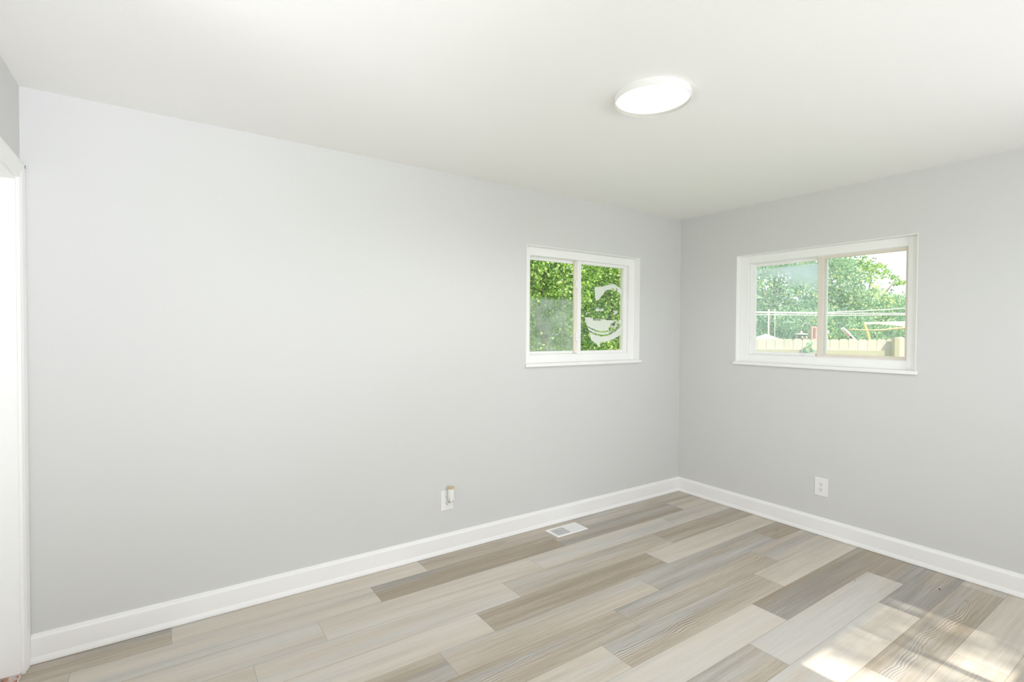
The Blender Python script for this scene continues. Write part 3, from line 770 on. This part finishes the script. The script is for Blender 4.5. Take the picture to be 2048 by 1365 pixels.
tree('background_tree', 'rounded light green tree behind the fence post at the right-hand window', gnd(1770, 18),
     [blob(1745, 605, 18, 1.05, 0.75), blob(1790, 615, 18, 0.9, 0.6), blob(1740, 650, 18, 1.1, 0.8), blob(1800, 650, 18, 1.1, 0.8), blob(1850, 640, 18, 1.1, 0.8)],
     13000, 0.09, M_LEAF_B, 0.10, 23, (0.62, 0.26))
tree('background_tree', 'thin-crowned tree with sky showing through, at the upper right of the right-hand window', gnd(1735, 23),
     [blob(1700, 545, 23, 1.2, 0.8), blob(1745, 535, 23, 0.8, 0.45), blob(1790, 562, 23, 0.9, 0.25)], 1300, 0.11, M_LEAF_A, 0.10, 24, (0.75, 0.22))
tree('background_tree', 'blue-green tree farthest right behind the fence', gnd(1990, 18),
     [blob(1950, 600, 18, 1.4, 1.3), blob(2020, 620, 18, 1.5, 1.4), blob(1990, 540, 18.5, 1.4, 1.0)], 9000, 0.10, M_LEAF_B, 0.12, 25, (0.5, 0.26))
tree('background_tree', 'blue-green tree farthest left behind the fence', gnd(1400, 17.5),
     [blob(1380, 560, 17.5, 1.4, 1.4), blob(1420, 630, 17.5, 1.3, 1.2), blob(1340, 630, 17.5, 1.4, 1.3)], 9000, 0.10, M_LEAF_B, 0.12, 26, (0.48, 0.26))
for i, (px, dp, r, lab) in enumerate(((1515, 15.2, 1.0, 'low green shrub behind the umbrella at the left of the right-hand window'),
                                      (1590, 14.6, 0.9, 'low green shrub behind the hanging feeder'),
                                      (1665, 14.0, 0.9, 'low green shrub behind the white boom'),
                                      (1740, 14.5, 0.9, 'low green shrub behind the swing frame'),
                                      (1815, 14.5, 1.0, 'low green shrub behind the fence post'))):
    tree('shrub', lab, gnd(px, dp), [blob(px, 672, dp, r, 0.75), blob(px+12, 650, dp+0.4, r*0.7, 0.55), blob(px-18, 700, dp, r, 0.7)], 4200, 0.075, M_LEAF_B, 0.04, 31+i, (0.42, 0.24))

# --- the tree over the back yard whose shade dapples the sun patch
def dapple_tree():
    rnd = random.Random(5)
    base = Vector((-1.3, -9.6, BASE_Z))
    t = thing('shade_tree', 'leafy tree behind the house that dapples the sun patch', 'tree', base)
    bm = BM(); lay = bm.verts.layers.float.new('tone')
    tn = lambda p, r_: max(0, min(1, r_.gauss(0.5, 0.25)))
    sdir = Vector((0, -math.cos(SUN_EL), math.sin(SUN_EL)))
    def lit(x, y):
        g = lambda cx, cy, sx, sy: math.exp(-((x-cx)/sx)**2-((y-cy)/sy)**2)
        v = 1.4*g(-1.58, -1.93, 0.13, 0.30)+1.4*g(-1.42, -2.12, 0.20, 0.12)+1.2*g(-1.48, -1.82, 0.12, 0.08)
        v += 1.4*g(-0.99, -2.31, 0.11, 0.11)+0.40*g(-0.80, -2.18, 0.16, 0.10)
        v += 0.65*g(-0.63, -1.98, 0.055, 0.24)+0.28*g(-1.13, -2.10, 0.14, 0.16)+0.18*g(-1.28, -1.84, 0.12, 0.05)
        return v
    n = 0
    while n < 5200:
        x, y_ = rnd.uniform(-1.85, -0.30), rnd.uniform(-2.75, -1.60)
        if rnd.random() < min(1.0, lit(x, y_)*1.25): continue
        d = rnd.uniform(8.0, 10.5)
        leaves(bm, lay, [Vector((x, y_, 0))+sdir*d-base], 0.05, rnd, tn); n += 1
    for i in range(3500):       # the rest of the crown, clear of the beam that falls through the window
        x = rnd.choice((rnd.uniform(-5.0, -2.0), rnd.uniform(-0.15, 2.2)))
        p = Vector((x, rnd.gauss(-7.6, 0.8), rnd.gauss(6.8, 0.9)))
        leaves(bm, lay, [p-base], 0.10, rnd, tn)
    obj('foliage', bm, M_LEAF_C, t, fix=False)
    bm = BM()
    tube(bm, [(0, 0, 0), (0.1, 0.1, 2.5), (-0.9, 0.8, 4.8), (-1.4, 1.6, 6.6)], [0.2, 0.17, 0.13, 0.05])
    tube(bm, [(-0.2, 0.2, 3.2), (1.2, 1.2, 5.2), (1.9, 1.8, 7.2)], [0.12, 0.08, 0.03])
    obj('trunk', bm, M_BARK, t, smooth=True)
dapple_tree()

# ------------------------------------------------------------------ fence beyond the right window
FP0, FP1 = at(1462, 676.8, 8.52), at(1870, 679.4, 8.0)
fdir = Vector((FP1.x-FP0.x, FP1.y-FP0.y, 0)); flen = fdir.length; fdir.normalize()
fout = Vector((-fdir.y, fdir.x, 0))        # away from the house
fang = math.atan2(fdir.y, fdir.x)
ftop = 1.346
fence = thing('picket_fence', 'pale wooden privacy fence of dog-eared pickets across the yard', 'fence', (FP0.x, FP0.y, BASE_Z), fang)
FH = ftop-BASE_Z
pw = 0.138; npk = int((flen+2.6)/pw)
XP = (at(1794, 690, 8.02)-FP0).dot(fdir)
for k in range(npk):
    x = k*pw
    bm = BM(); h = FH+random.uniform(-0.006, 0.006); y_ = 0.0
    prism(bm, [(x+0.002, 0.03), (x+pw-0.002, 0.03), (x+pw-0.002, h-0.028), (x+pw-0.026, h), (x+0.026, h), (x+0.002, h-0.028)], 'y', y_+0.0, y_+0.018)
    obj('picket', bm, M_GREYWOOD if k % 3 else M_PALEWOOD, fence)
for zr in (FH-0.225, FH-0.95, 0.25):
    bm = BM(); box(bm, 0.0, npk*pw, -0.04, -0.0005, zr-0.042, zr+0.045); obj('rail', bm, M_OLIVEWOOD, fence, bevel=0.002)
for xp, hh in ((XP, FH+0.035), (XP-2.44, FH-0.06), (XP+2.44, FH+0.035)):
    bm = BM(); box(bm, xp-0.062, xp+0.008, -0.135, -0.041, 0, hh)
    bmesh.ops.transform(bm, matrix=Matrix.Identity(4), verts=bm.verts[:])
    o = obj('fence_post', bm, M_OLIVEWOOD, fence, bevel=0.006)
    bm = BM(); prism(bm, [(xp+0.009, 0.0), (xp+0.092, 0.0), (xp+0.092, hh-0.02), (xp+0.05, hh+0.008), (xp+0.009, hh-0.004)], 'y', -0.125, -0.045); obj('fence_post', bm, M_GREYWOOD, fence, bevel=0.006)

def ground_drop(bm, p, r, n=8):
    tube(bm, [(p.x, p.y, BASE_Z), (p.x, p.y, p.z)], r, n)

# patio umbrella beyond the fence
ud = 11.6; ua = at(1531.5, 668.4, ud)
um = thing('patio_umbrella', 'open cream patio umbrella just showing over the fence', 'umbrella', (ua.x, ua.y, BASE_Z))
uh = ua.z-BASE_Z
bm = BM(); n8 = 8; apex = bm.verts.new((0, 0, uh)); r1 = []
for k in range(n8):
    a = 2*PI*k/n8+0.2; r1.append(bm.verts.new((1.0*math.cos(a), 1.0*math.sin(a), uh-0.34)))
low = [bm.verts.new((v.co.x*1.005, v.co.y*1.005, v.co.z-0.14)) for v in r1]
for k in range(n8):
    j = (k+1) % n8; bm.faces.new((apex, r1[k], r1[j])); bm.faces.new((r1[k], low[k], low[j], r1[j]))
cn = obj('canopy', bm, mat('cream_canvas', (0.86, 0.82, 0.68), 0.9, 0.1, vary=0.03), um)
sd = cn.modifiers.new('solid', 'SOLIDIFY'); sd.thickness = 0.01
bm = BM(); tube(bm, [(0, 0, 0), (0, 0, uh+0.02)], 0.022, 10); obj('pole', bm, M_SCREW, um)
bm = BM(); lathe(bm, [(0, 0.0), (0.25, 0.0), (0.25, 0.05), (0.05, 0.09), (0.03, 0.3), (0, 0.3)], 24); obj('base', bm, M_CONC, um)

# bird feeder hanging from a shepherd's hook
hd = 9.6
M_HOOK = mat('hook_metal', (0.52, 0.56, 0.45), 0.5, 0.4, vary=0.1)
hb = at(1623.5, 668, hd)
hk = thing('shepherd_hook', 'thin curved metal hook pole holding the feeder behind the fence', 'hook pole', (hb.x, hb.y, BASE_Z))
hp = [at(1623.5, y_, hd) for y_ in (676, 662, 656)]+[at(*q, hd) for q in ((1621, 651), (1617, 647.5), (1612, 646), (1607.5, 648), (1604.5, 651.5), (1603, 655))]
b0 = Vector((hb.x, hb.y, BASE_Z))
bm = BM(); tube(bm, [(0, 0, 0)]+[p-b0 for p in hp], 0.0065, 8); obj('hook', bm, M_HOOK, hk, smooth=True)
fb = at(1602.5, 679.5, hd)
ff = thing('bird_feeder', 'hanging bird feeder with a flat round roof, behind the fence', 'bird feeder', fb)
u_ = hd/F_PX
bm = BM(); lathe(bm, [(0, 0.118), (0.02, 0.117), (0.085, 0.112), (0.113, 0.102), (0.113, 0.092), (0.02, 0.086), (0, 0.086)], 24); obj('roof', bm, mat('feeder_roof', (0.85, 0.78, 0.68), 0.5, 0.3, vary=0.08), ff, smooth=True)
bm = BM(); lathe(bm, [(0, 0.0), (0.075, 0.0), (0.085, 0.012), (0.075, 0.02), (0.045, 0.022), (0.045, 0.088), (0, 0.088)], 20); obj('seed_tube', bm, mat('feeder_body', (0.30, 0.26, 0.22), 0.5, 0.3, vary=0.3, vscale=60), ff)
for k in range(5):
    a = 2*PI*k/5; bm = BM(); lathe(bm, [(0, 0.012), (0.015, 0.02), (0.018, 0.045), (0.010, 0.066), (0, 0.07)], 12, (0.082*math.cos(a), 0.082*math.sin(a), 0)); obj('seed_port', bm, mat('feeder_port', (0.82, 0.70, 0.66), 0.5, 0.3), ff, smooth=True)
bm = BM(); tube(bm, [(0, 0, 0.117), (0, 0, 0.165)], [0.030, 0.010], 12); tube(bm, [(0, 0, 0.165), (0.002, 0, (655-679.5)*-u_)], 0.004, 6); obj('hanger', bm, mat('feeder_hanger', (0.70, 0.52, 0.46), 0.5, 0.3), ff)

# reddish board leaning behind the fence
rd = 9.2
M_RED = mat('faded_red_paint', (0.74, 0.46, 0.40), 0.75, 0.2, vary=0.35, vscale=9)
p0, p1 = at(1630, 690, rd), at(1629, 653.5, rd)
rb = thing('red_panel', 'faded reddish post standing behind the fence at the centre stile', 'post', (p0.x, p0.y, BASE_Z), fang)
bm = BM(); box(bm, -0.065, 0.055, 0.0, 0.10, 0, p1.z-BASE_Z); obj('post', bm, M_RED, rb, bevel=0.008)
bm = BM(); box(bm, -0.03, 0.005, -0.008, 0.0, 0.6, p1.z-BASE_Z-0.02); obj('dark_board', bm, mat('dark_red_paint', (0.36, 0.20, 0.19), 0.8, 0.2, vary=0.2), rb)
cd = 9.3; p0 = at(1653.5, 661.5, cd)
cb = thing('cream_post', 'cream post top beside the white strip at the centre of the right-hand window', 'post', (p0.x, p0.y, BASE_Z), fang)
bm = BM(); box(bm, -0.02, 0.022, 0, 0.04, 0, p0.z-BASE_Z-0.06); obj('post', bm, M_GREYWOOD, cb)
bm = BM(); box(bm, -0.036, 0.038, -0.015, 0.055, p0.z-BASE_Z-0.06, p0.z-BASE_Z); obj('cap', bm, M_CREAM, cb, bevel=0.008)

# white slanted boom with red and black marks
M_WHITE = mat('white_paint', (0.85, 0.84, 0.83), 0.5, 0.35, vary=0.04)
M_REDM = mat('red_mark', (0.75, 0.25, 0.22), 0.5, 0.3, vary=0.1)
bd = 11.0
A0, A1 = at(1684.5, 657, bd), at(1712, 686, bd)
bo = thing('slanted_boom', 'white slanted boom with red and black marks, sticking up behind the fence', 'boom', (A1.x, A1.y, BASE_Z), 0)
b0 = Vector((A1.x, A1.y, BASE_Z)); dv = (A1-A0)
bm = BM(); tube(bm, [A0-b0, A1-b0, Vector((dv.x*0.3, dv.y*0.3, 0.0))], [0.040, 0.062, 0.07], 4); obj('arm', bm, M_WHITE, bo)
bm = BM(); q0, q1 = at(1691, 660, bd), at(1710, 680, bd); tube(bm, [q0-b0, q1-b0], [0.02, 0.022], 6); obj('strut', bm, M_WHITE, bo)
cam_d = (CAM-A0).normalized()
for tt, mm, rr_, nm in ((0.42, M_REDM, 0.022, 'red_mark'), (0.62, M_DARK, 0.018, 'black_mark'), (0.74, M_DARK, 0.014, 'black_mark'), (0.25, M_REDM, 0.012, 'red_mark')):
    c_ = A0.lerp(A1, tt)-b0+cam_d*0.05
    bm = BM(); tube(bm, [c_-dv.normalized()*rr_, c_+dv.normalized()*rr_], [rr_, rr_*0.8], 6); obj(nm, bm, mm, bo)

# swing frame with a pale cover and an orange sling
sd_ = 11.5
S0 = at(1728.5, 647.5, sd_); S1 = at(1852, 644.5, sd_-0.2)
L0 = at(1752, 720, sd_)
sw = thing('swing_frame', 'garden swing frame with a yellow slanted leg and a white top beam, behind the fence', 'swing frame', (S0.x, S0.y, BASE_Z))
b0 = Vector((S0.x, S0.y, BASE_Z))
leg_d = (L0-S0); leg_end = S0+leg_d*((BASE_Z-S0.z)/leg_d.z)
bm = BM(); tube(bm, [S0-b0, leg_end-b0], [0.030, 0.036], 8); obj('leg', bm, mat('yellow_wood', (0.78, 0.66, 0.30), 0.7, 0.2, vary=0.1, vscale=10), sw)
bm = BM(); tube(bm, [S0-b0, S1-b0], 0.028, 8); obj('top_beam', bm, M_WHITE, sw)
e1 = S1+leg_d*((BASE_Z-S1.z)/leg_d.z)*0.6; e1.z = BASE_Z
bm = BM(); tube(bm, [S1-b0, e1-b0], [0.030, 0.036], 8); obj('leg', bm, M_WHITE, sw)
bm = BM()
g = []
N = 12
for i in range(N+1):
    u0 = S0.lerp(S1, 0.06+0.94*i/N)-b0; drop = 0.11*(i/N)**1.2*1.6
    dn = Vector((0, 0, -max(0.012, drop)))
    g.append((bm.verts.new(u0+Vector((0, -0.03, 0))), bm.verts.new(u0+dn+Vector((0.02, -0.05, 0)))))
for a, b_ in zip(g, g[1:]): bm.faces.new((a[0], a[1], b_[1], b_[0]))
cv = obj('cover', bm, mat('pale_pink_cloth', (0.86, 0.74, 0.68), 0.9, 0.1, vary=0.04), sw); m_ = cv.modifiers.new('solid', 'SOLIDIFY'); m_.thickness = 0.008
sl_px = [(1697, 659), (1712, 660), (1730, 660.8), (1750, 661), (1766, 660.2), (1785, 658), (1812, 656), (1850, 651)]
bm = BM(); tube(bm, [at(a, b_, sd_-0.25)-b0 for a, b_ in sl_px], [0.010, 0.010, 0.011, 0.014, 0.017, 0.019, 0.02, 0.016], 8)
obj('sling', bm, mat('orange_cloth', (0.85, 0.52, 0.30), 0.85, 0.1, vary=0.06), sw, smooth=True)

# overhead cables and their poles
M_CABLE = mat('white_cable', (0.88, 0.86, 0.80), 0.5, 0.3, vary=0.03)
cdp = 10.4
def cable_pole(px, label):
    p = at(px, 618, cdp+0.02); t = thing('cable_pole', label, 'pole', (p.x, p.y, BASE_Z))
    bm = BM(); tube(bm, [(0, 0, 0), (0, 0, p.z-BASE_Z+0.35)], [0.06, 0.045], 10); obj('post', bm, M_PALEWOOD, t, smooth=True)
    return p
cable_pole(1440, 'wooden pole carrying the cables, hidden left of the right-hand window')
cable_pole(2010, 'wooden pole carrying the cables, hidden right of the right-hand window')
for lab, pts, r in (('highest of the three pale cables above the fence, rising to the right', [(1440, 622.5), (1506, 624), (1640, 626), (1720, 622.5), (1815, 617), (2010, 604)], 0.010),
                    ('middle of the three pale cables above the fence', [(1440, 625), (1506, 625.6), (1640, 627.6), (1720, 627.2), (1815, 627.2), (2010, 628)], 0.009),
                    ('lowest of the three pale cables above the fence', [(1440, 629), (1506, 630), (1640, 631.3), (1720, 631), (1815, 630), (2010, 629)], 0.010)):
    bm = BM(); tube(bm, [at(a, b_, cdp) for a, b_ in pts], r, 8); tag(obj('overhead_cable', bm, M_CABLE, smooth=True), lab, 'cable')
for px, yt, r, dp, lab in ((1537.5, 619, 0.022, 13.3, 'pale straight pole behind the cables, the thicker of two'), (1550, 619, 0.010, 13.35, 'thin pale green pole behind the cables, beside the thicker pole')):
    p = at(px, yt, dp); bm = BM(); tube(bm, [(0, 0, 0), (0, 0, p.z-BASE_Z)], r, 10)
    o = obj('yard_pole', bm, M_PALEWOOD if r > 0.015 else M_HOOK, smooth=True); o.location = (p.x, p.y, BASE_Z); tag(o, lab, 'pole')

# small climbing plant against the fence
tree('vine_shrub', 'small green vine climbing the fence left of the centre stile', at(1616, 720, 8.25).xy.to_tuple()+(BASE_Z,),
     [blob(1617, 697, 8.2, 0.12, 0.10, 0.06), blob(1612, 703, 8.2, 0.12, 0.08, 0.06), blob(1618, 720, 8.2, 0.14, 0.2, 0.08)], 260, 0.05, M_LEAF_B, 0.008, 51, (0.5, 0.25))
